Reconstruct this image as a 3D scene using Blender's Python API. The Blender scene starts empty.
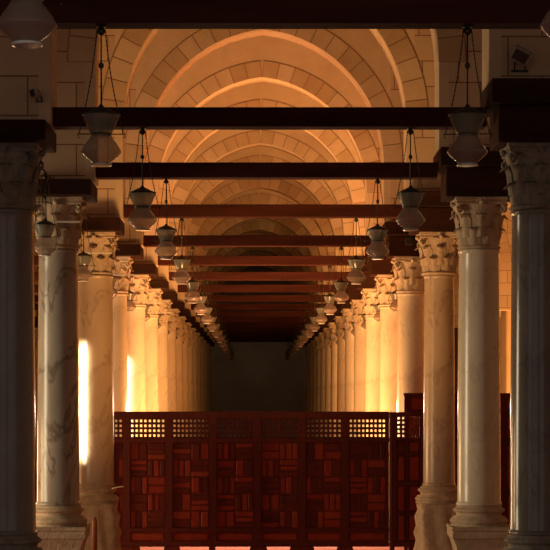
import bpy, bmesh, math, random
from mathutils import Vector, Matrix
random.seed(7)
PI = math.pi
S = bpy.context.scene
COL = S.collection
U = 0.002            # metres per unit
EYE = 2.0            # camera height
BAY = 3.8            # metres per bay
def X(l): return l * U
def Y(d): return d * BAY
def Z(h): return EYE + h * U

# ------------------------------------------------------------ materials
def mat(name, base, rough=0.7, base2=None, scale=4.0, bump=0.0, metal=0.0, spec=0.5, stretch=(1, 1, 1), detail=4, coat=0.0, bscale=None):
    m = bpy.data.materials.new(name); m.use_nodes = True
    nt = m.node_tree; b = nt.nodes['Principled BSDF']
    b.inputs['Roughness'].default_value = rough
    b.inputs['Metallic'].default_value = metal
    b.inputs['Specular IOR Level'].default_value = spec
    b.inputs['Coat Weight'].default_value = coat
    b.inputs['Base Color'].default_value = (*base, 1)
    tc = nt.nodes.new('ShaderNodeTexCoord'); mp = nt.nodes.new('ShaderNodeMapping')
    mp.inputs['Scale'].default_value = stretch
    nt.links.new(tc.outputs['Object'], mp.inputs['Vector'])
    no = nt.nodes.new('ShaderNodeTexNoise'); no.inputs['Scale'].default_value = scale; no.inputs['Detail'].default_value = detail
    nt.links.new(mp.outputs['Vector'], no.inputs['Vector'])
    if base2:
        r = nt.nodes.new('ShaderNodeValToRGB'); r.color_ramp.elements[0].position = 0.35; r.color_ramp.elements[1].position = 0.65
        r.color_ramp.elements[0].color = (*base, 1); r.color_ramp.elements[1].color = (*base2, 1)
        nt.links.new(no.outputs['Fac'], r.inputs['Fac']); nt.links.new(r.outputs['Color'], b.inputs['Base Color'])
    if bump:
        n2 = nt.nodes.new('ShaderNodeTexNoise'); n2.inputs['Scale'].default_value = bscale or scale * 5; n2.inputs['Detail'].default_value = 5
        nt.links.new(mp.outputs['Vector'], n2.inputs['Vector'])
        bp = nt.nodes.new('ShaderNodeBump'); bp.inputs['Strength'].default_value = bump; bp.inputs['Distance'].default_value = 0.02
        nt.links.new(n2.outputs['Fac'], bp.inputs['Height']); nt.links.new(bp.outputs['Normal'], b.inputs['Normal'])
    return m

def marble(name, base, base2, vein, amount=0.5, rough=0.22):
    m = bpy.data.materials.new(name); m.use_nodes = True
    nt = m.node_tree; L = nt.links; b = nt.nodes['Principled BSDF']; b.inputs['Roughness'].default_value = rough
    tc = nt.nodes.new('ShaderNodeTexCoord')
    mp = nt.nodes.new('ShaderNodeMapping'); mp.inputs['Scale'].default_value = (1, 1, 0.45)
    L.new(tc.outputs['Object'], mp.inputs['Vector'])
    n1 = nt.nodes.new('ShaderNodeTexNoise'); n1.inputs['Scale'].default_value = 3; n1.inputs['Detail'].default_value = 6
    L.new(mp.outputs['Vector'], n1.inputs['Vector'])
    r1 = nt.nodes.new('ShaderNodeValToRGB'); r1.color_ramp.elements[0].position = .35; r1.color_ramp.elements[1].position = .68
    r1.color_ramp.elements[0].color = (*base, 1); r1.color_ramp.elements[1].color = (*base2, 1)
    L.new(n1.outputs['Fac'], r1.inputs['Fac'])
    n2 = nt.nodes.new('ShaderNodeTexNoise'); n2.inputs['Scale'].default_value = 2.3; n2.inputs['Detail'].default_value = 8; n2.inputs['Distortion'].default_value = 1.2
    L.new(mp.outputs['Vector'], n2.inputs['Vector'])
    r2 = nt.nodes.new('ShaderNodeValToRGB'); e = r2.color_ramp.elements
    e[0].position = .475; e[0].color = (0, 0, 0, 1); e[1].position = .5; e[1].color = (1, 1, 1, 1)
    k = e.new(.525); k.color = (0, 0, 0, 1)
    L.new(n2.outputs['Fac'], r2.inputs['Fac'])
    mu = nt.nodes.new('ShaderNodeMath'); mu.operation = 'MULTIPLY'; mu.inputs[1].default_value = amount
    L.new(r2.outputs['Color'], mu.inputs[0])
    mx = nt.nodes.new('ShaderNodeMixRGB'); mx.inputs['Color2'].default_value = (*vein, 1)
    L.new(mu.outputs[0], mx.inputs['Fac']); L.new(r1.outputs['Color'], mx.inputs['Color1'])
    L.new(mx.outputs['Color'], b.inputs['Base Color'])
    return m

def ashlar():
    m = bpy.data.materials.new('ashlar_and_plaster'); m.use_nodes = True
    nt = m.node_tree; L = nt.links; b = nt.nodes['Principled BSDF']; b.inputs['Roughness'].default_value = .9
    b.inputs['Specular IOR Level'].default_value = .2
    tc = nt.nodes.new('ShaderNodeTexCoord'); sp = nt.nodes.new('ShaderNodeSeparateXYZ'); L.new(tc.outputs['Object'], sp.inputs[0])
    ad = nt.nodes.new('ShaderNodeMath'); ad.operation = 'ADD'; L.new(sp.outputs['X'], ad.inputs[0]); L.new(sp.outputs['Y'], ad.inputs[1])
    cb = nt.nodes.new('ShaderNodeCombineXYZ'); L.new(ad.outputs[0], cb.inputs['X']); L.new(sp.outputs['Z'], cb.inputs['Y'])
    br = nt.nodes.new('ShaderNodeTexBrick'); br.inputs['Scale'].default_value = 1
    br.inputs['Brick Width'].default_value = .42; br.inputs['Row Height'].default_value = .29
    br.inputs['Mortar Size'].default_value = .007; br.inputs['Mortar Smooth'].default_value = .3
    br.inputs['Color1'].default_value = (.56, .41, .27, 1); br.inputs['Color2'].default_value = (.64, .49, .33, 1); br.inputs['Mortar'].default_value = (.25, .14, .08, 1)
    br.squash = 1.3; br.squash_frequency = 3
    L.new(cb.outputs[0], br.inputs['Vector'])
    cx = nt.nodes.new('ShaderNodeMath'); cx.operation = 'SUBTRACT'; cx.inputs[1].default_value = X(55); L.new(sp.outputs['X'], cx.inputs[0])
    ab = nt.nodes.new('ShaderNodeMath'); ab.operation = 'ABSOLUTE'; L.new(cx.outputs[0], ab.inputs[0])
    gt = nt.nodes.new('ShaderNodeMath'); gt.operation = 'LESS_THAN'; gt.inputs[1].default_value = X(850)   # plastered spandrel over the nave arch, bare ashlar piers
    L.new(ab.outputs[0], gt.inputs[0])
    no = nt.nodes.new('ShaderNodeTexNoise'); no.inputs['Scale'].default_value = 2.5; no.inputs['Detail'].default_value = 5; L.new(tc.outputs['Object'], no.inputs['Vector'])
    pr = nt.nodes.new('ShaderNodeValToRGB'); pr.color_ramp.elements[0].color = (.60, .45, .29, 1); pr.color_ramp.elements[1].color = (.68, .53, .36, 1)
    pr.color_ramp.elements[0].position = .35; pr.color_ramp.elements[1].position = .65
    L.new(no.outputs['Fac'], pr.inputs['Fac'])
    mx = nt.nodes.new('ShaderNodeMixRGB'); L.new(gt.outputs[0], mx.inputs['Fac']); L.new(br.outputs['Color'], mx.inputs['Color1']); L.new(pr.outputs['Color'], mx.inputs['Color2'])
    L.new(mx.outputs['Color'], b.inputs['Base Color'])
    n2 = nt.nodes.new('ShaderNodeTexNoise'); n2.inputs['Scale'].default_value = 30; L.new(tc.outputs['Object'], n2.inputs['Vector'])
    bp = nt.nodes.new('ShaderNodeBump'); bp.inputs['Strength'].default_value = .25; bp.inputs['Distance'].default_value = .01
    L.new(n2.outputs['Fac'], bp.inputs['Height']); L.new(bp.outputs['Normal'], b.inputs['Normal'])
    return m

def lamp_glass(name, col, alpha):
    m = bpy.data.materials.new(name); m.use_nodes = True
    nt = m.node_tree; L = nt.links; b = nt.nodes['Principled BSDF']; out = nt.nodes['Material Output']
    b.inputs['Base Color'].default_value = (*col, 1); b.inputs['Roughness'].default_value = .12
    b.inputs['Specular IOR Level'].default_value = .9
    tl = nt.nodes.new('ShaderNodeBsdfTranslucent'); tl.inputs['Color'].default_value = (*col, 1)
    m1 = nt.nodes.new('ShaderNodeMixShader'); m1.inputs[0].default_value = .4
    L.new(b.outputs[0], m1.inputs[1]); L.new(tl.outputs[0], m1.inputs[2])
    tr = nt.nodes.new('ShaderNodeBsdfTransparent'); tr.inputs['Color'].default_value = (.9, .88, .84, 1)
    m2 = nt.nodes.new('ShaderNodeMixShader'); m2.inputs[0].default_value = alpha
    L.new(tr.outputs[0], m2.inputs[1]); L.new(m1.outputs[0], m2.inputs[2]); L.new(m2.outputs[0], out.inputs['Surface'])
    return m

M = {}
M['wall'] = ashlar()
M['vous1'] = mat('voussoir_stone', (.50, .35, .21), .85, (.57, .41, .25), 3, .2)
M['vous2'] = mat('voussoir_stone_tan', (.58, .43, .27), .85, (.66, .50, .34), 3, .2)
M['vous3'] = mat('voussoir_stone_rust', (.47, .325, .19), .85, (.54, .38, .23), 3, .2)
M['mortar'] = mat('dark_mortar', (.32, .2, .12), .95)
M['beam'] = mat('dark_red_wood', (.036, .010, .006), .85, (.07, .018, .010), 3, .2, stretch=(.3, 2, 2), spec=.15)
M['impost'] = mat('blackened_wood', (.030, .014, .009), .85, (.055, .02, .012), 3, .2, stretch=(.3, 2, 2), spec=.08)
M['grey'] = marble('dark_grey_granite', (.20, .175, .155), (.27, .24, .21), (.3, .27, .24), .3, .2)
M['greyR'] = marble('grey_polished_marble', (.17, .155, .14), (.24, .22, .195), (.1, .09, .08), .5, .17)
M['veined'] = marble('veined_grey_marble', (.34, .29, .23), (.48, .42, .34), (.16, .11, .08), .8, .25)
M['cream'] = marble('cream_marble', (.66, .55, .40), (.76, .66, .50), (.5, .38, .24), .4, .25)
M['tan'] = marble('tan_marble', (.44, .32, .21), (.56, .42, .28), (.3, .2, .12), .6, .3)
M['capg'] = mat('grey_carved_stone', (.20, .17, .145), .8, (.30, .26, .21), 12, .5, bscale=40)
M['capt'] = mat('tan_carved_stone', (.46, .34, .22), .8, (.58, .44, .30), 12, .5, bscale=40)
M['capc'] = mat('pale_carved_stone', (.58, .46, .32), .8, (.68, .55, .40), 12, .5, bscale=40)
M['glass'] = lamp_glass('grey_lantern_glass', (.24, .25, .215), .66)
M['glasslow'] = lamp_glass('smoky_lantern_glass', (.38, .30, .27), .55)
M['brass'] = mat('dark_brass', (.06, .045, .03), .35, metal=.7)
M['cap'] = mat('dark_lantern_lid', (.05, .048, .042), .4, metal=.2)
M['rimm'] = mat('pale_glass_rim', (.62, .60, .55), .15, spec=.9)
M['chain'] = mat('iron_chain', (.045, .028, .018), .6, metal=.4)
M['floor'] = mat('red_carpet', (.42, .10, .06), .95, (.52, .15, .09), 2, .2, bscale=60)
M['ceil'] = mat('dark_ceiling_planks', (.08, .04, .02), .8, (.12, .06, .03), 2, .2, stretch=(.3, 3, 1))
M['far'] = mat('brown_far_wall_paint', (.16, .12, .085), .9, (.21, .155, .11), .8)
M['plaster'] = mat('ochre_plaster', (.62, .42, .24), .9, (.70, .50, .30), 2, .1)
M['s_frame'] = mat('mahogany_frame', (.085, .012, .006), .6, (.11, .016, .008), 5, .1, stretch=(4, 1, .5), spec=.25)
M['s_red'] = mat('red_mahogany_board', (.23, .025, .010), .6, (.28, .034, .014), 5, .1, stretch=(2, 1, 2), spec=.25)
M['s_org'] = mat('orange_mahogany_board', (.24, .034, .011), .6, (.29, .045, .014), 5, .1, stretch=(2, 1, 2), spec=.25)
M['s_drk'] = mat('dark_mahogany_board', (.11, .015, .007), .6, (.14, .02, .009), 5, .1, stretch=(2, 1, 2), spec=.25)
M['black'] = mat('black_metal', (.02, .018, .016), .45)
M['greymet'] = mat('grey_painted_metal', (.36, .33, .29), .4)
M['lens'] = mat('dark_lamp_glass', (.03, .03, .03), .08, spec=.9)
M['white'] = mat('white_plastic', (.75, .68, .6), .5)
M['rustpost'] = mat('rust_red_wood', (.22, .05, .02), .5)

# ------------------------------------------------------------ helpers
def box(bm, x0, x1, y0, y1, z0, z1, mi=0, bev=0.0):
    vs = [bm.verts.new((x, y, z)) for x in (x0, x1) for y in (y0, y1) for z in (z0, z1)]
    fs = []
    for q in ((0, 1, 3, 2), (4, 6, 7, 5), (0, 4, 5, 1), (2, 3, 7, 6), (0, 2, 6, 4), (1, 5, 7, 3)):
        f = bm.faces.new([vs[i] for i in q]); f.material_index = mi; fs.append(f)
    if bev:
        es = list({e for f in fs for e in f.edges})
        r = bmesh.ops.bevel(bm, geom=es, offset=bev, segments=1, affect='EDGES')
        for f in r['faces']: f.material_index = mi

def lathe(bm, prof, n=32, cx=0, cy=0, square=False, mi=0, smooth=True, caps=True, rot=0.0):
    rings = []
    for r, z in prof:
        ring = []
        for k in range(n):
            a = 2 * PI * k / n + rot
            rr = r
            if square:
                c = max(abs(math.cos(a)), abs(math.sin(a))); rr = r / c
            ring.append(bm.verts.new((cx + rr * math.cos(a), cy + rr * math.sin(a), z)))
        rings.append(ring)
    for a, b in zip(rings, rings[1:]):
        for k in range(n):
            f = bm.faces.new((a[k], a[(k + 1) % n], b[(k + 1) % n], b[k])); f.smooth = smooth; f.material_index = mi
    if caps:
        bm.faces.new(rings[0][::-1]).material_index = mi; bm.faces.new(rings[-1]).material_index = mi

def tube(bm, pts, r, n=6, mi=0):
    pts = [Vector(p) for p in pts]; rings = []
    for i, p in enumerate(pts):
        d = (pts[min(i + 1, len(pts) - 1)] - pts[max(i - 1, 0)]).normalized()
        a = d.cross(Vector((0, 0, 1)))
        if a.length < 1e-3: a = d.cross(Vector((1, 0, 0)))
        a.normalize(); b = d.cross(a)
        rad = r[i] if isinstance(r, (list, tuple)) else r
        rings.append([bm.verts.new(p + (a * math.cos(2 * PI * k / n) + b * math.sin(2 * PI * k / n)) * rad) for k in range(n)])
    for p, q in zip(rings, rings[1:]):
        for k in range(n):
            f = bm.faces.new((p[k], p[(k + 1) % n], q[(k + 1) % n], q[k])); f.smooth = True; f.material_index = mi
    bm.faces.new(rings[0][::-1]).material_index = mi; bm.faces.new(rings[-1]).material_index = mi

def ball(bm, c, r, mi=0, sz=1.0):
    prof = [(max(r * math.sin(PI * i / 8), r * .02), c[2] - r * sz * math.cos(PI * i / 8)) for i in range(9)]
    lathe(bm, prof, 10, c[0], c[1], mi=mi)

def mesh(name, bm, mats):
    bmesh.ops.recalc_face_normals(bm, faces=bm.faces[:])
    me = bpy.data.meshes.new(name); bm.to_mesh(me); bm.free()
    for m in (mats if isinstance(mats, (list, tuple)) else [mats]): me.materials.append(m)
    return me

def place(name, me, parent=None, loc=(0, 0, 0), rz=0):
    o = bpy.data.objects.new(name, me); COL.objects.link(o); o.location = loc; o.rotation_euler.z = rz
    if parent: o.parent = parent
    return o

def thing(name, label, cat, loc=(0, 0, 0), group=None, me=None, rz=0):
    o = bpy.data.objects.new(name, me); COL.objects.link(o); o.location = loc; o.rotation_euler.z = rz
    o['label'] = label; o['category'] = cat
    if group: o['group'] = group
    return o

def struct(name, bm, mats):
    o = place(name, mesh(name, bm, mats)); o['kind'] = 'structure'; return o

def B(): return bmesh.new()
ORD = ['first', 'second', 'third', 'fourth', 'fifth', 'sixth', 'seventh', 'eighth', 'ninth', 'tenth', 'eleventh', 'twelfth', 'thirteenth', 'fourteenth', 'fifteenth', 'sixteenth', 'seventeenth', 'eighteenth', 'nineteenth', 'twentieth']

D = [1.84] + [2.73 + i for i in range(17)]          # arcade planes
LC, RC = -940, 1059                                 # column row centres
HT = .058                                            # half wall thickness, bays

# ------------------------------------------------------------ setting
bm = B(); box(bm, X(-4600), X(3300), Y(-1.5), Y(20.6), -.12, 0); struct('floor', bm, M['floor'])
bm = B(); box(bm, X(-4600), X(3300), Y(.8), Y(20.6), Z(3000), Z(3060)); struct('ceiling', bm, M['ceil'])
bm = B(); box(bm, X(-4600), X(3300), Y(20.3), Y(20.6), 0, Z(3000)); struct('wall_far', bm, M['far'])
bm = B(); box(bm, X(-4600), X(-4500), Y(.8), Y(20.3), 0, Z(3000)); struct('wall_left', bm, M['plaster'])
bm = B()
box(bm, X(3200), X(3300), Y(.8), Y(20.3), 0, Z(3000))
for d in D[1:]:
    lathe(bm, [(X(112), 0), (X(112), .3), (X(92), .34), (X(90), Z(1800)), (X(110), Z(1830)), (X(120), Z(1860))], 20, X(3205), Y(d - .33), mi=0)
struct('wall_right', bm, M['plaster'])
bm = B(); box(bm, X(3120), X(3200), Y(.8), Y(20.3), Z(1862), Z(1990), bev=.01); struct('trim_1', bm, M['beam'])

# ------------------------------------------------------------ arches
H0 = 1560
def arch_pts(cx, a, rise, off=0.0, n=11):
    """pointed two-centred arch from left spring to right spring, offset outward"""
    c = (rise * rise - a * a) / (2 * a); r = a + c + off
    top = math.acos(c / r)
    P = []
    for i in range(n + 1):
        t = top * i / n
        P.append((cx - (r * math.cos(t) - c), H0 + r * math.sin(t)))
    Q = [(2 * cx - x, z) for x, z in P[:-1]][::-1]
    return P + Q

ARCH = [(55, 805, 888), (-1950, 823, 850), (2085, 780, 850)]
BOT_L, BOT_R = 1005, 1155
def arcade_wall():
    bm = B(); yf, yb = -Y(HT), Y(HT)
    segs = []
    # outline pieces: spandrel columns above each arch built as quads from the arch line to the top
    for cx, a, rise in ARCH:
        pts = arch_pts(cx, a, rise)
        for (x0, z0), (x1, z1) in zip(pts, pts[1:]):
            q = [(x0, z0), (x1, z1), (x1, 2990), (x0, 2990)]
            for y, flip in ((yf, False), (yb, True)):
                bm.faces.new([bm.verts.new((X(x), y, Z(z))) for x, z in (q[::-1] if flip else q)])
            f = bm.faces.new([bm.verts.new(v) for v in ((X(x0), yf, Z(z0)), (X(x0), yb, Z(z0)), (X(x1), yb, Z(z1)), (X(x1), yf, Z(z1)))]); f.smooth = True
    for x0, x1, bot in ((-3125, -2773, BOT_L), (-1127, -750, BOT_L), (860, 1305, BOT_R), (2865, 3118, BOT_L)):
        box(bm, X(x0), X(x1), yf, yb, Z(bot), Z(2990))
    bmesh.ops.remove_doubles(bm, verts=bm.verts, dist=1e-5)
    return mesh('spandrel_wall', bm, M['wall'])

def ring_mesh(cx, a, rise, seed):
    rnd = random.Random(seed)
    bm = B(); yf, yb = -Y(HT), Y(HT)
    th = 122
    n = 12
    c = (rise * rise - a * a) / (2 * a); r = a + c
    top = math.acos(c / r)
    for sgn in (-1, 1):
        # mortar bed behind the blocks
        for i in range(24):
            t0, t1 = top * i / 24, top * (i + 1) / 24
            def P(rr, t, lim=True):
                x = rr * math.cos(t) - c
                return (cx + sgn * max(x, 0), H0 + rr * math.sin(t))
            q = [P(r - .5, t0), P(r + th + 7, t0), P(r + th + 7, t1), P(r - .5, t1)]
            f = [bm.verts.new((X(x), yf - .004, Z(z))) for x, z in q]
            b = [bm.verts.new((X(x), yf + .002, Z(z))) for x, z in q]
            for fc in (f, b[::-1]) + tuple([f[k], b[k], b[(k + 1) % 4], f[(k + 1) % 4]] for k in range(4)):
                try: bm.faces.new(fc).material_index = 3
                except ValueError: pass
        for i in range(n + 1):
            g = .0035
            t0 = top * i / n + g; t1 = top * (i + 1) / n - g
            if i == n:
                continue
            mi = rnd.choice([0, 0, 1, 1, 2])
            q = []
            m = 3
            for k in range(m + 1):
                t = t0 + (t1 - t0) * k / m
                q.append((r - 2, t))
            qo = [(r + th, t0 + (t1 - t0) * k / m) for k in range(m, -1, -1)]
            pts = []
            for rr, t in q + qo:
                x = rr * math.cos(t) - c
                pts.append((cx + sgn * max(x, 1.5), H0 + rr * math.sin(t)))
            f = [bm.verts.new((X(x), yf - .008, Z(z))) for x, z in pts]
            b = [bm.verts.new((X(x), yf + .05, Z(z))) for x, z in pts]
            fc = bm.faces.new(f); fc.material_index = mi
            L = len(pts)
            for k in range(L):
                s = bm.faces.new((f[k], b[k], b[(k + 1) % L], f[(k + 1) % L])); s.material_index = mi
        # jamb blocks below the springing, down to the impost
    return mesh('voussoir_ring', bm, [M['vous1'], M['vous2'], M['vous3'], M['mortar']])

WALLM = arcade_wall()
RINGM = [[ring_mesh(*A, seed=s * 10 + i) for i, A in enumerate(ARCH)] for s in range(3)]
for n, d in enumerate(D):
    t = thing('stone_arcade', 'transverse stone arcade of pointed arches with voussoirs, %s from the camera' % ORD[n], 'arcade', (0, Y(d), 0), 'pointed stone arcades crossing the nave one behind another')
    place('spandrel_wall', WALLM, t)
    for i in range(3):
        if i and n < 3: continue
        place('voussoir_ring', RINGM[n % 3][i], t)

# tie beams
def beam_mesh(x0, x1, seed):
    bm = B(); h = .024 * BAY
    box(bm, X(x0), X(x1), -h, h, Z(1010), Z(1082), bev=.006)
    return mesh('tie_beam', bm, M['beam'])
BM = beam_mesh(-749.5, 859.5, 0)
BOFF = {0: 16, 2: -11, 3: 18, 4: 12, 5: -4}
for n, d in enumerate(D):
    thing('tie_beam', 'dark red wooden tie beam spanning the nave arch, %s from the camera' % ORD[n], 'beam', (0, Y(d), X(BOFF.get(n, 0))), 'wooden tie beams across the nave', BM)
BL = beam_mesh(-2772.5, -1127.5, 1)
for k in range(7):
    thing('tie_beam', 'red wooden tie beam across the left aisle, %s in the gap between the two nearest left columns' % ORD[k], 'beam', (0, Y(7.73 + k), 0), 'wooden tie beams across the left aisle', BL)

# ------------------------------------------------------------ columns
def capital_bm(style=0):
    bm = B()
    r0 = X(92)
    # neck astragal and bell
    lathe(bm, [(r0, Z(690)), (r0 * 1.08, Z(694)), (r0 * 1.12, Z(700)), (r0 * 1.08, Z(706)), (r0 * .98, Z(710)),
               (r0 * 1.0, Z(760)), (r0 * 1.06, Z(810)), (r0 * 1.16, Z(860)), (r0 * 1.3, Z(892)), (r0 * 1.32, Z(900))], 32)
    def leaf(ang, z0, z1, w, out, base):
        nseg, nw = 10, 6
        rows = []
        ca, sa = math.cos(ang), math.sin(ang)
        for i in range(nseg + 1):
            t = i / nseg
            z = z0 + (z1 - z0) * min(t * 1.25, 1.0) - (z1 - z0) * max(0, t - .8) * .9
            rr = base + X(4) + out * (max(0, t - .35) / .65) ** 2.2 + (X(6) * math.sin(PI * t))
            ww = w * (1 - .25 * t) * (math.sqrt(max(0.0, 1 - max(0, t - .6) ** 2 * 5.2)) if t > .6 else 1)
            ww *= 1 + .12 * math.cos(t * 22)
            row = []
            for j in range(nw + 1):
                s = j / nw * 2 - 1
                rad = rr - X(7) * abs(s) ** 1.5 + X(3.5) * (1 - abs(s)) - X(2.5) * (abs(abs(s) - .5) < .2)
                a2 = s * ww
                px = rad; py = a2
                # wrap around the bell
                th = py / max(rad, 1e-4)
                px = rad * math.cos(th) ; py = rad * math.sin(th)
                row.append(bm.verts.new((px * ca - py * sa, px * sa + py * ca, z)))
            rows.append(row)
        back = []
        for a, b in zip(rows, rows[1:]):
            for j in range(nw):
                f = bm.faces.new((a[j], a[j + 1], b[j + 1], b[j])); f.smooth = True
    for k in range(8):
        leaf(k * PI / 4 + PI / 8, Z(708), Z(790), X(35), X(33), r0 * .99)
    for k in range(8):
        leaf(k * PI / 4, Z(745), Z(855), X(34), X(37), r0 * 1.06)
    for k in range(4):
        a = k * PI / 2 + PI / 4
        leaf(a, Z(800), Z(893), X(26), X(46), r0 * 1.12)
        # corner volute scroll
        ca, sa = math.cos(a), math.sin(a)
        pts = []
        for i in range(17):
            t = i / 16 * 2 * PI * 1.35
            rad = X(19) * (1 - i / 22)
            rr = r0 * 1.1 + X(48) + math.cos(t + PI / 2) * rad
            zz = Z(876) + math.sin(t + PI / 2) * rad
            pts.append((rr * ca, rr * sa, zz))
        tube(bm, pts, [X(9) * (1 - i / 30) for i in range(17)], 6)
    for k in range(4):     # centre rosette and helices
        a = k * PI / 2; ca, sa = math.cos(a), math.sin(a)
        ball(bm, ((r0 * 1.26 + X(8)) * ca, (r0 * 1.26 + X(8)) * sa, Z(905)), X(13))
    # abacus with concave sides
    n = 48; rings = []
    for z, s in ((896, .94), (902, 1), (912, .97), (916, 1.03), (930, 1.05)):
        ring = []
        for k in range(n):
            a = 2 * PI * k / n + PI / 4
            c = max(abs(math.cos(a)), abs(math.sin(a)))
            q = (1 / c - 1) / (math.sqrt(2) - 1)
            rr = X(118) * s * (1 / c) * (.93 + .10 * q) 
            if q > .93: rr *= .965
            ring.append(bm.verts.new((rr * math.cos(a), rr * math.sin(a), Z(z))))
        rings.append(ring)
    for a, b in zip(rings, rings[1:]):
        for k in range(n): bm.faces.new((a[k], a[(k + 1) % n], b[(k + 1) % n], b[k]))
    bm.faces.new(rings[0][::-1]); bm.faces.new(rings[-1])
    return bm

def shaft_bm(flutes=False):
    bm = B()
    n = 48
    prof = [(X(106), Z(-515)), (X(106), Z(-505)), (X(101), Z(-498))]
    for i in range(13):
        t = i / 12
        prof.append((X(100 - 8 * t ** 1.5), Z(-495 + t * 1165)))
    prof += [(X(93), Z(673)), (X(97), Z(678)), (X(97), Z(688)), (X(92), Z(690))]
    lathe(bm, prof, n)
    if flutes:
        for v in bm.verts:
            h = (v.co.z - EYE) / U
            if -490 < h < 665:
                a = math.atan2(v.co.y, v.co.x); k = 1 - .018 * (0.5 + .5 * math.cos(a * 24))
                v.co.x *= k; v.co.y *= k
    return bm

def torus_prof(r, z, h, out, n=6):
    return [(r + out * math.sin(PI * i / n), z + h * i / n) for i in range(n + 1)]

def base_bm():
    bm = B()
    p = []
    p += [(X(136), Z(-612)), (X(136), Z(-606))]
    p += torus_prof(X(124), Z(-606), X(34), X(14))
    p += [(X(124), Z(-571)), (X(124), Z(-568)), (X(108), Z(-566)), (X(106), Z(-558)), (X(110), Z(-551))]
    p += torus_prof(X(110), Z(-550), X(24), X(13))
    p += [(X(106), Z(-522)), (X(106), Z(-515))]
    lathe(bm, p, 40)
    return bm

def pedestal_bm(v=0):
    bm = B()
    if v == 0:
        p = [(144, -1000), (144, -930), (134, -905), (118, -870), (110, -800), (110, -745), (118, -705), (130, -672), (137, -664), (137, -640), (134, -634), (140, -628), (140, -612)]
        lathe(bm, [(X(a), Z(b)) for a, b in p], 24, square=True, smooth=False, rot=PI / 4)
    else:
        # reused upturned capital: round neck spreading into ragged lobes
        n = 48; rings = []
        for a, b, w in ((150, -1000, .02), (150, -940, .05), (140, -880, .08), (128, -830, .08), (138, -780, .10), (124, -740, .09), (134, -690, .08), (118, -650, .05), (128, -625, .02), (128, -612, 0)):
            ring = []
            for k in range(n):
                an = 2 * PI * k / n
                c = max(abs(math.cos(an)), abs(math.sin(an)))
                sq = (1 / c - 1) * .45 + 1
                rr = X(a) * sq * (1 + w * math.cos(8 * an + b * .01)) 
                ring.append(bm.verts.new((rr * math.cos(an), rr * math.sin(an), Z(b))))
            rings.append(ring)
        for a, b in zip(rings, rings[1:]):
            for k in range(n):
                f = bm.faces.new((a[k], a[(k + 1) % n], b[(k + 1) % n], b[k])); f.smooth = True
        bm.faces.new(rings[0][::-1]); bm.faces.new(rings[-1])
    return bm

def impost_bm(side):
    bm = B(); h = Y(.10)
    if side == 'L':
        box(bm, X(-187), X(180), -h, h, Z(930.5), Z(1004.5), bev=.008)
    else:
        box(bm, X(-168), X(190), -Y(.07), Y(.07), Z(930.5), Z(1068), bev=.008)
        box(bm, X(-199), X(239), -h, h, Z(1068), Z(1154.5), bev=.008)
    return bm

def with_mat(me, m):
    c = me.copy(); c.materials.clear(); c.materials.append(m); return c
CAPM = mesh('capital', capital_bm(), M['capt'])
SHM = mesh('shaft', shaft_bm(), M['cream']); SHF = mesh('shaft', shaft_bm(True), M['tan'])
BAM = mesh('base', base_bm(), M['capt'])
PE = [mesh('pedestal', pedestal_bm(v), M['capt']) for v in (0, 1)]
IMP = {s: mesh('impost_block', impost_bm(s), M['impost']) for s in 'LR'}
kit = {}
def kitm(key, me, m):
    if key not in kit: kit[key] = with_mat(me, m)
    return kit[key]

STY = {  # (side, index in D) -> shaft, capital, base mats, pedestal variant, words
    ('L', 2): ('grey', 'capg', 'capg', 0, 'dark grey stone column cut by the left picture edge'),
    ('L', 3): ('veined', 'capt', 'capt', 0, 'grey marble column with dark veins on the left'),
    ('L', 4): ('tan', 'capt', 'capt', 1, 'tan column with blazing left edge beside the wooden screen'),
    ('R', 2): ('greyR', 'capg', 'capg', 0, 'dark grey polished column cut by the right picture edge'),
    ('R', 3): ('cream', 'capt', 'capt', 0, 'cream yellow column on moulded base, right of the screen gate'),
    ('R', 4): ('tan', 'capt', 'capt', 1, 'tan streaked column on upturned carved base at the gate'),
}
OFFS = {('L', 2): (22, 1), ('L', 3): (10, 1.0), ('L', 4): (25, 1.07), ('L', 5): (-14, 1), ('R', 2): (-8, 1), ('R', 3): (0, 1.02), ('R', 4): (-4, .91), ('R', 5): (-8, 1)}
def column(lat, d, side, idx, words, grp, stl=None):
    dx, sc = OFFS.get((side, idx), (0, 1)) if lat in (LC, RC) else (0, 1)
    lat0 = lat; lat += dx
    sm, cm, bmn, pv, w = stl or ('cream', 'capc', 'capc', idx % 2, words)
    t = thing('marble_column', w, 'column', (X(lat), Y(d), 0), grp)
    sh = SHF if (sm == 'tan' and side == 'R') else SHM
    so_ = place('shaft', kitm('sh' + sm + ('f' if sh is SHF else ''), sh, M[sm]), t); so_.scale = (sc, sc, 1)
    place('capital', kitm('cap' + cm, CAPM, M[cm]), t, rz=0)
    place('base', kitm('ba' + bmn, BAM, M[bmn]), t)
    place('pedestal', kitm('pe%d' % pv + bmn, PE[pv], M[bmn]), t)
    place('impost_block', IMP[side], t, loc=(X(-dx), 0, 0))
    return t
for n, d in enumerate(D):
    for side, lat in (('L', LC), ('R', RC)):
        wd = 'left' if side == 'L' else 'right'
        if n < 2:
            w = 'grey marble column of the %s row, outside the photo, %s from the camera' % (wd, ORD[n])
            st = ('grey', 'capg', 'capg', 0, w)
        else:
            st = STY.get((side, n))
            w = 'pale lit column with carved capital, %s counted back along the %s row' % (ORD[n - 2], wd)
        column(lat, d, side, n, w, 'columns of the %s row' % wd, st)
for k, d in enumerate((12.73, 13.73, 14.73)):
    column(-2948, d, 'L', 1, 'distant pale column of the outer left row, %s seen through the leftmost gap' % ORD[k], 'columns of the outer left row')

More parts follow.
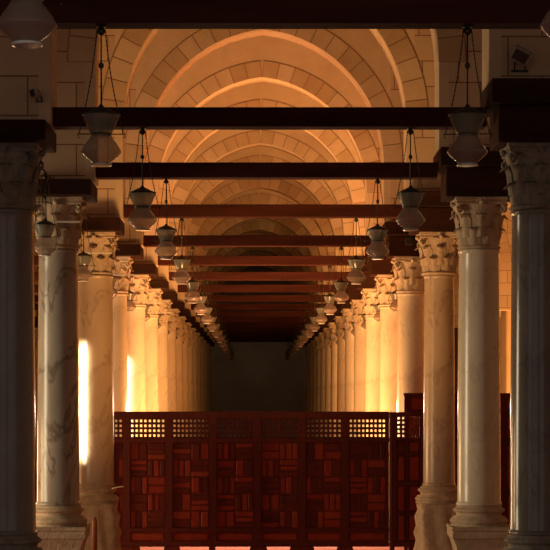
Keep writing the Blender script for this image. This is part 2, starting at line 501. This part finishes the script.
# ------------------------------------------------------------ lanterns (origin at foot bottom)
def smooth_prof(P, n=4):
    out = []
    for i in range(len(P) - 1):
        p0 = P[max(i - 1, 0)]; p1 = P[i]; p2 = P[i + 1]; p3 = P[min(i + 2, len(P) - 1)]
        for k in range(n):
            t = k / n
            out.append(tuple(.5 * (2 * p1[j] + (p2[j] - p0[j]) * t + (2 * p0[j] - 5 * p1[j] + 4 * p2[j] - p3[j]) * t * t + (-p0[j] + 3 * p1[j] - 3 * p2[j] + p3[j]) * t ** 3) for j in (0, 1)))
    out.append(P[-1]); return out
def pr(P): return [(X(a), X(b)) for a, b in P]
bm = B(); lathe(bm, pr(smooth_prof([(24, 6), (27, 10), (42, 22), (55, 36), (53, 44), (42, 62), (31, 76), (28, 86)])), 24, caps=False); G_LOW = mesh('glass_bowl', bm, M['glasslow'])
bm = B(); lathe(bm, pr(smooth_prof([(28, 87), (32, 94), (41, 114), (49, 134), (50, 137)])), 24, caps=False); G_UP = mesh('glass_cup', bm, M['glass'])
bm = B(); lathe(bm, pr([(51, 137), (52.5, 139), (51, 141), (36, 148), (20, 156), (8, 161), (4, 168), (2, 169)]), 24); G_CAP = mesh('lid', bm, M['cap'])
bm = B(); lathe(bm, pr([(22, 0), (28, 0), (30, 2), (27, 6), (22, 7)]), 24); G_FOOT = mesh('foot_ring', bm, M['rimm'])
bm = B(); lathe(bm, pr([(27, 84), (30.5, 86), (27, 89)]), 24, caps=False)
tube(bm, [(X(-66), 0, X(87)), (X(66), 0, X(87))], X(1.6), 5); tube(bm, [(0, X(-60), X(87)), (0, X(60), X(87))], X(1.6), 5)
for sx in (-1, 1): tube(bm, [(X(sx * 62), 0, X(87)), (X(sx * 64), 0, X(78)), (X(sx * 58), 0, X(76))], X(1.4), 5)
G_ARM = mesh('neck_hoop', bm, M['brass'])
TOPZ = 382   # beam underside above the foot (1010-645)
def rod_mesh(top):
    bm = B()
    tube(bm, [(0, 0, X(165)), (0, 0, X(top))], X(2.2), 6)
    ball(bm, (0, 0, X(top - 14)), X(11), sz=1.1); ball(bm, (0, 0, X(top - 108)), X(7.5), sz=1.3)
    lathe(bm, pr([(14, top - 4), (14, top)]), 12)
    return mesh('suspension_rod', bm, M['brass'])
def chain_mesh(ang, top):
    bm = B(); ca, sa = math.cos(ang), math.sin(ang)
    N = 46; pts = []
    for i in range(N + 1):
        t = i / N
        r = 60 * (1 - t) + 11 * t - 6 * math.sin(PI * t)
        pts.append((X(r * ca), X(r * sa), X(88 + (top - 10 - 88) * t)))
    tube(bm, pts, [X(2.1) if i % 2 else X(1.1) for i in range(N + 1)], 5)
    return mesh('chain', bm, M['chain'])
RODS = {t: rod_mesh(t) for t in (TOPZ, TOPZ - 12)}
CHS = {t: [chain_mesh(a, t) for a in (PI, 0, PI / 2)] for t in (TOPZ, TOPZ - 12)}
def lantern(lat, d, label, grp, top=TOPZ, dz=0):
    t = thing('glass_lantern', label, 'lantern', (X(lat), Y(d), Z(628 + dz)), grp)
    t.rotation_euler.z = random.uniform(-.12, .12)
    place('glass_bowl', G_LOW, t); place('glass_cup', G_UP, t); place('lid', G_CAP, t); place('foot_ring', G_FOOT, t)
    place('neck_hoop', G_ARM, t); place('suspension_rod', RODS[top], t)
    for c in CHS[top]: place('chain', c, t)
for n, d in enumerate(D[:-1]):
    for lat, wd in ((-420, 'left'), (580, 'right')):
        if n == 0:
            lb = 'large near glass lantern cut by the top %s corner of the picture' % wd
        else:
            lb = 'waisted glass lantern on chains in the %s nave row, %s back from the corner one' % (wd, ORD[n - 1])
        lantern(lat, d if n else 1.84, lb, 'glass lanterns of the %s nave row' % wd, dz=BOFF.get(n, 0))

# iron rods running from impost to impost carry the outer lanterns
rm = None
def tie_rod(lat, d0, d1):
    bm = B(); tube(bm, [(0, Y(d0 + .1) + .002, 0), (0, Y(d1 - .1) - .002, 0)], X(5), 8)
    return mesh('iron_rod', bm, M['chain'])
for side, lat, ns in (('left', LC - 3, range(1, 12)), ('right', RC, range(5, 12))):
    for n in ns:
        thing('iron_rod', 'thin iron rod from capital to capital in the %s row, %s bay back' % (side, ORD[n - 1]), 'rod', (X(lat), 0, Z(1003 if side == 'left' else 1003)), 'iron rods along the %s row' % side, tie_rod(lat, D[n] , D[n + 1]))
        for q, off in enumerate((.76,)):
            lantern(lat, D[n] + off, 'glass lantern hung between columns of the %s row, in its %s bay' % (side, ORD[n - 1]), 'glass lanterns between the columns of the %s row' % side, TOPZ - 12)

# light battens in front of the left capitals
bm = B(); box(bm, X(-108), X(108), -.012, .012, X(0), X(8)); BAT = mesh('batten', bm, M['white'])
bm = B()
tube(bm, [(X(-98), 0, X(5)), (X(-98), 0, X(148))], X(2.5), 6); HNG = mesh('hanger', bm, M['chain'])
for n in range(3, 9):
    t = thing('light_batten', 'thin pale batten hung before the capital of the left row, %s from the camera' % ORD[n - 3], 'light fitting', (X(-905), Y(D[n] - .16), Z(792)), 'thin battens before the left capitals')
    place('batten', BAT, t); place('hanger', HNG, t); 
    place('hanger', HNG, t, loc=(X(34), 0, 0))

# ------------------------------------------------------------ wooden screen
SD = 6.3
def sx(px): return (px - 255) * SD
def sz(py): return (396 - py) * SD
def P2(bm, px0, px1, py0, py1, y0, y1, mi=0, bev=0):
    box(bm, X(sx(px0)), X(sx(px1)), y0, y1, Z(sz(py1)), Z(sz(py0)), mi, bev)
scr = thing('wooden_screen', 'long dark red wooden screen with pierced top panels standing across the nave', 'screen', (0, Y(SD), 0))
posts = [112.5, 126.5, 169, 213, 257.5, 302, 345.2, 389.5]
bm = B()
P2(bm, 111.5, 389, 411.5, 418.5, -.035, .035, 0, .006)
P2(bm, 112.5, 389, 438, 442.5, -.03, .03, 0, .004)
P2(bm, 112.5, 389, 528, 532, -.03, .03, 0, .004)
P2(bm, 112.5, 389, 541.5, 546.6, -.035, .035, 0, .006)
for i, p in enumerate(posts):
    w = 3.6 if 0 < i < 7 else 1.6
    a, b = (p - w, p + w) if 0 < i < 7 else ((p, p + 1.5) if i == 0 else (p - 3.6, p - .6))
    P2(bm, a, b, 416, 541.5, -.028, .028)
P2(bm, 277, 280.5, 416, 438, -.026, .026)
place('frame', mesh('frame', bm, M['s_frame']), scr)
def lattice(px0, px1, py0, py1, nx, nz, m='s_frame', fill=.5):
    bm = B()
    for i in range(nx + 1):
        c = px0 + (px1 - px0) * i / nx; w = (px1 - px0) / nx * fill / 2
        P2(bm, max(c - w, px0), min(c + w, px1), py0, py1, -.012, .006)
    for j in range(nz + 1):
        c = py0 + (py1 - py0) * j / nz; w = (py1 - py0) / nz * fill / 2
        P2(bm, px0, px1, max(c - w, py0), min(c + w, py1), -.006, .012)
    # turned beads on every crossing
    for i in range(1, nx):
        for j in range(1, nz):
            cx = px0 + (px1 - px0) * i / nx; cz = py0 + (py1 - py0) * j / nz
            ball(bm, (X(sx(cx)), 0, Z(sz(cz))), X(6.5) * fill / .5)
    return mesh('lattice', bm, M[m])
NXC = {0: 2}
for i in range(7):
    a, b = posts[i] + (3.6 if i else 1.5), posts[i + 1] - 3.6
    w = b - a
    if i == 4 or i == 3:
        pass
    if i == 3:
        place('lattice', lattice(a, b, 418.5, 438, 9, 4), scr)
    elif i == 4 and False:
        pass
    else:
        nx = max(2, round(w / 4.25))
        place('lattice', lattice(a, b, 418.5, 438, nx, 4), scr)
rnd = random.Random(3)
def boards(a, b, y0, y1, rows, cols, start):
    """basket-weave of raised boards"""
    bm = B(); cw = (b - a) / cols; ch = (y1 - y0) / rows
    P2(bm, a, b, y0, y1, -.002, .012, 2)
    for r in range(rows):
        for c in range(cols):
            x0, z0 = a + c * cw, y0 + r * ch
            hor = (r + c + start) % 2 == 0
            k = rnd.choice([2, 3, 3])
            for q in range(k):
                mi = rnd.choice([0, 0, 1, 2, 2, 3]); pr_ = rnd.uniform(.006, .013)
                g = rnd.choice([.5, .7, 1.0])
                if hor: P2(bm, x0 + g, x0 + cw - g, z0 + ch * q / k + g, z0 + ch * (q + 1) / k - g, -pr_, -.001, mi, .005)
                else: P2(bm, x0 + cw * q / k + g, x0 + cw * (q + 1) / k - g, z0 + g, z0 + ch - g, -pr_, -.001, mi, .005)
    return mesh('panelling', bm, [M['s_red'], M['s_org'], M['s_drk'], M['s_frame']])
for i in range(7):
    a, b = posts[i] + (3.6 if i else 1.5), posts[i + 1] - 3.6
    place('panelling', boards(a, b, 442.5, 528, 5, 2 if i else 1, i), scr)
    bm = B(); P2(bm, a, b, 532, 541.5, -.001, .012, 0); P2(bm, a + 1.5, b - 1.5, 533.5, 540, -.018, -.001, rnd.choice([0, 1]), .005)
    place('kick_board', mesh('kick_board', bm, [M['s_red'], M['s_org']]), scr)
gaps = [(141, 163), (181, 209), (215.5, 249), (268, 289), (315, 336), (354, 388)]
ft = [(113, gaps[0][0])] + [(gaps[i][1], gaps[i + 1][0]) for i in range(5)] 
for a, b in ft:
    bm = B(); x0, x1 = X(sx(a)), X(sx(b)); zt = Z(sz(546.6))
    v = [(x0 - .012, 0), (x1 + .012, 0), (x1 - .02, zt), (x0 + .02, zt)] if b - a > 10 else [(x0, 0), (x1, 0), (x1, zt), (x0, zt)]
    v = [(x, max(z, 0.0)) for x, z in v]
    f = [bm.verts.new((x, -.035, z)) for x, z in v]; g = [bm.verts.new((x, .035, z)) for x, z in v]
    bm.faces.new(f); bm.faces.new(g[::-1])
    for k in range(4): bm.faces.new((f[k], g[k], g[(k + 1) % 4], f[(k + 1) % 4]))
    place('foot', mesh('foot', bm, M['s_drk']), scr)

# gate leaf on the right, hinged on a metal post
gate = thing('wooden_gate', 'panelled red wooden gate leaf right of the hinge post, behind the right columns', 'gate', (0, Y(SD), 0))
bm = B()
GX0, GX1 = 389.3, 452
P2(bm, GX0, GX1, 412, 416, -.035, .035, 0, .006); P2(bm, GX0, GX1, 438, 441, -.03, .03)
P2(bm, GX0, GX1, 453, 455.5, -.03, .03); P2(bm, GX0, GX1, 482, 485, -.03, .03); P2(bm, GX0, GX1, 512, 514.5, -.03, .03)
P2(bm, GX0, GX1, 541.5, 546.6, -.035, .035, 0, .006)
for a, b in ((GX0, 396.5), (405.5, 408), (420, 423), (448, GX1)): P2(bm, a, b, 416 if a != 405.5 else 416, 541.5, -.028, .028)
place('frame', mesh('frame', bm, M['s_frame']), gate)
place('lattice', lattice(396.5, 405.5, 416, 438, 2, 5), gate)
place('lattice', lattice(408, 420, 416, 438, 6, 10, 's_red', .62), gate)
place('lattice', lattice(423, 448, 416, 438, 12, 10, 's_red', .62), gate)
for (a, b) in ((396.5, 405.5), (408, 420), (423, 448)):
    for (c, e) in ((441, 453), (455.5, 482), (485, 512), (514.5, 541.5)):
        bm = B(); P2(bm, a, b, c, e, -.001, .012, 2); P2(bm, a + 1.2, b - 1.2, c + 1.2, e - 1.2, -.018, -.001, rnd.choice([0, 0, 1, 2]), .006)
        place('panel', mesh('panel', bm, [M['s_red'], M['s_org'], M['s_drk']]), gate)
for a, b in ((389.6, 394.5), (408, 412), (445, GX1)):
    bm = B(); P2(bm, a, b, 546.6, 554.6, -.035, .035); place('foot', mesh('foot', bm, M['s_drk']), gate)
bm = B(); tube(bm, [(X(sx(390.8)), -.045, 0.02), (X(sx(390.8)), -.045, Z(sz(411)))], .0045, 8); place('hinge_pin', mesh('hinge_pin', bm, M['rustpost']), gate)['label'] = 'thin reddish metal hinge rod'

# taller panelling behind, running to the right
tp = thing('tall_wooden_partition', 'taller dark red wooden partition behind the right columns and gate', 'partition', (0, Y(6.48), 0))
bm = B()
def q(px): return X((px - 255) * 6.48)
def qz(py): return Z((396 - py) * 6.48)
box(bm, q(404), q(560), -.03, .03, 0, qz(537), bev=.004)
box(bm, q(403.5), q(560), -.04, .04, qz(396), qz(393), bev=.006)
for a in (404, 428, 452, 476, 500, 524, 556): box(bm, q(a), q(a + 4), -.03, .03, qz(537), qz(396))
for z in (412, 440, 490): box(bm, q(404), q(560), -.028, .028, qz(z + 3), qz(z))
place('frame', mesh('frame', bm, M['s_frame']), tp)
for a in (408, 432, 456, 480, 504, 528):
    bm = B()
    for z0, z1 in ((396, 412), (415, 440), (443, 490), (493, 537)):
        box(bm, q(a), q(a + (20 if a < 528 else 28)), -.01, .01, qz(z1), qz(z0), 0)
        box(bm, q(a + 3), q(a + (17 if a < 528 else 25)), -.022, -.01, qz(z1 - 2.5), qz(z0 + 2.5), 1, .006)
    place('panelling', mesh('panelling', bm, [M['s_drk'], M['s_red']]), tp)

# ------------------------------------------------------------ small fittings
def floodlight(label, lat, d, h, tilt, size, roll):
    t = thing('floodlight', label, 'floodlight', (X(lat), Y(d) - .012, Z(h)))
    s = X(size)
    bm = B(); box(bm, -s * .55, s * .55, -.09, .0, -s * .42, s * .42, bev=.012)
    o = place('housing', mesh('housing', bm, M['greymet']), t); o.rotation_euler = (tilt, roll, 0); o.location = (0, -.075, 0)
    bm = B(); box(bm, -s * .42, s * .42, -.097, -.0905, -s * .3, s * .3); l = place('lens', mesh('lens', bm, M['lens']), o)
    bm = B()
    box(bm, -s * .5, s * .5, -.012, .0, -s * .9, -s * .78); tube(bm, [(-s * .3, -.012, -s * .84), (-s * .3, -.05, -s * .3)], .006, 6); tube(bm, [(s * .3, -.012, -s * .84), (s * .3, -.05, -s * .3)], .006, 6)
    place('bracket', mesh('bracket', bm, M['black']), t)
    return t
floodlight('grey tilted floodlight bracketed to the near right pier, in the upper right corner', (523 - 255) * 3.62, 3.73 - HT, (396 - 52) * 3.62, .35, 64, .5)
floodlight('small dark floodlight on the near left pier, under the first full beam', (39 - 255) * 3.62 - 8, 3.73 - HT, (396 - 91) * 3.62, .4, 30, 1.3)
bm = B(); box(bm, -X(22), X(22), -.05, 0, 0, X(52), bev=.006)
thing('speaker_box', 'small black box fixed above the capital of the fourth right column', 'speaker', (X(1018), Y(6.73) - Y(.1) - .0005, Z(1000)), None, mesh('speaker_box', bm, M['black']))
bm = B()
lathe(bm, [(X(13), 0), (X(13), X(335)), (X(12), X(348)), (X(8), X(360)), (X(2), X(365))], 16)
thing('barrier_post', 'short round-topped rust red wooden post before the tan left column', 'post', (X((94.8 - 255) * 5.25), Y(5.25), 0), None, mesh('barrier_post', bm, M['rustpost']))
bm = B()
pts = [(X(-6 + 62 * t), -.02 * math.sin(PI * t), X(-8 + 20 * t - 9 * t * t)) for t in [i / 8 for i in range(9)]]
tube(bm, pts, X(4), 6)
thing('white_cable_end', 'short white cable end sticking out from the base of the tan left column', 'cable', (X((114.5 - 255) * 5.55 - 6), Y(5.55), Z((396 - 487) * 5.55)), None, mesh('white_cable_end', bm, M['white']))

# ------------------------------------------------------------ lights
def area(name, loc, target, sx_, sy_, e, col, spread=PI):
    l = bpy.data.lights.new(name, 'AREA'); l.shape = 'RECTANGLE'; l.size = sx_; l.size_y = sy_; l.energy = e; l.color = col; l.spread = spread
    o = bpy.data.objects.new(name, l); COL.objects.link(o); o.location = loc
    o.rotation_euler = (Vector(target) - Vector(loc)).to_track_quat('-Z', 'Y').to_euler()
    return o
WARM = (1, .485, .155); PALE = (1, .62, .30)
# unseen area lights added behind the screen, standing in for warm floor bounce
for k, (d, e) in enumerate(((6.75, 235), (7.6, 215), (8.6, 150), (9.4, 20))):
    area('floor_bounce_fill', (X(40), Y(d), .6), (X(60), Y(d + (1.5 if d < 8 else .6)), 5.6), 2.2, 1.0, e, WARM)
area('floor_patch_fill', (X(100), Y(7.3), 1.7), (X(100), Y(7.1), 0), 3.4, 1.0, 330, (1, .62, .4))  # added downward light that brightens the carpet showing beneath the screen
area('nave_front_fill', (X(-200), Y(4.95), .15), (X(60), Y(5.75), 5.8), 1.6, .8, 85, WARM, math.radians(95))  # unseen fill added in front of the screen for the near arcade
area('far_wall_fill', (X(60), Y(19.4), 4.4), (X(60), Y(20.3), 2.2), 3.0, .3, 8, (1, .8, .55))  # dim fill added to lift the far wall out of black
# aisle lights
for k, (d, e) in enumerate(((4.75, 50), (6.2, 170), (8.2, 100), (9.8, 12))):
    area('left_aisle_lamp', (X(-2300), Y(d), .9), (X(-940), Y(d), 1.9), 1.0, 1.6, e, PALE)
area('left_column_fill', (X(-3300), Y(4.2), 2.0), (X(1000), Y(4.45), 1.9), 1.6, 2.4, 34, (1, .82, .52), math.radians(70))  # area fill added to brighten the left sides of the near columns
for k, d in enumerate((7.6, 9.6, 11.6)):
    area('right_aisle_lamp', (X(1900), Y(d), .5), (X(2900), Y(d + .4), 2.6), .8, 1.6, 300, WARM)
# low sun slipping between the outer columns
for d, lat in ((5.73, -985), (7.73, -985)):
    area('low_sun_beam', (X(-2300), Y(d - .42), 1.95), (X(lat), Y(d - .03), 1.93), .09, 1.25, 11, (1, .8, .5), math.radians(5))
w = bpy.data.worlds.new('World'); S.world = w; w.use_nodes = True
w.node_tree.nodes['Background'].inputs[0].default_value = (.85, .76, .66, 1); w.node_tree.nodes['Background'].inputs[1].default_value = .34

# ------------------------------------------------------------ camera
c = bpy.data.cameras.new('Camera'); co = bpy.data.objects.new('Camera', c); COL.objects.link(co)
c.sensor_width = 36; c.sensor_fit = 'HORIZONTAL'; c.lens = 1900 / 550 * 36
c.shift_x = 20 / 550; c.shift_y = 121 / 550
c.clip_end = 300
co.location = (0, 0, EYE); co.rotation_euler = (PI / 2, 0, 0)
S.camera = co
S.view_settings.view_transform = 'Standard'; S.view_settings.look = 'None'; S.view_settings.gamma = 1; S.view_settings.use_curve_mapping = False
S.view_settings.exposure = 0.1
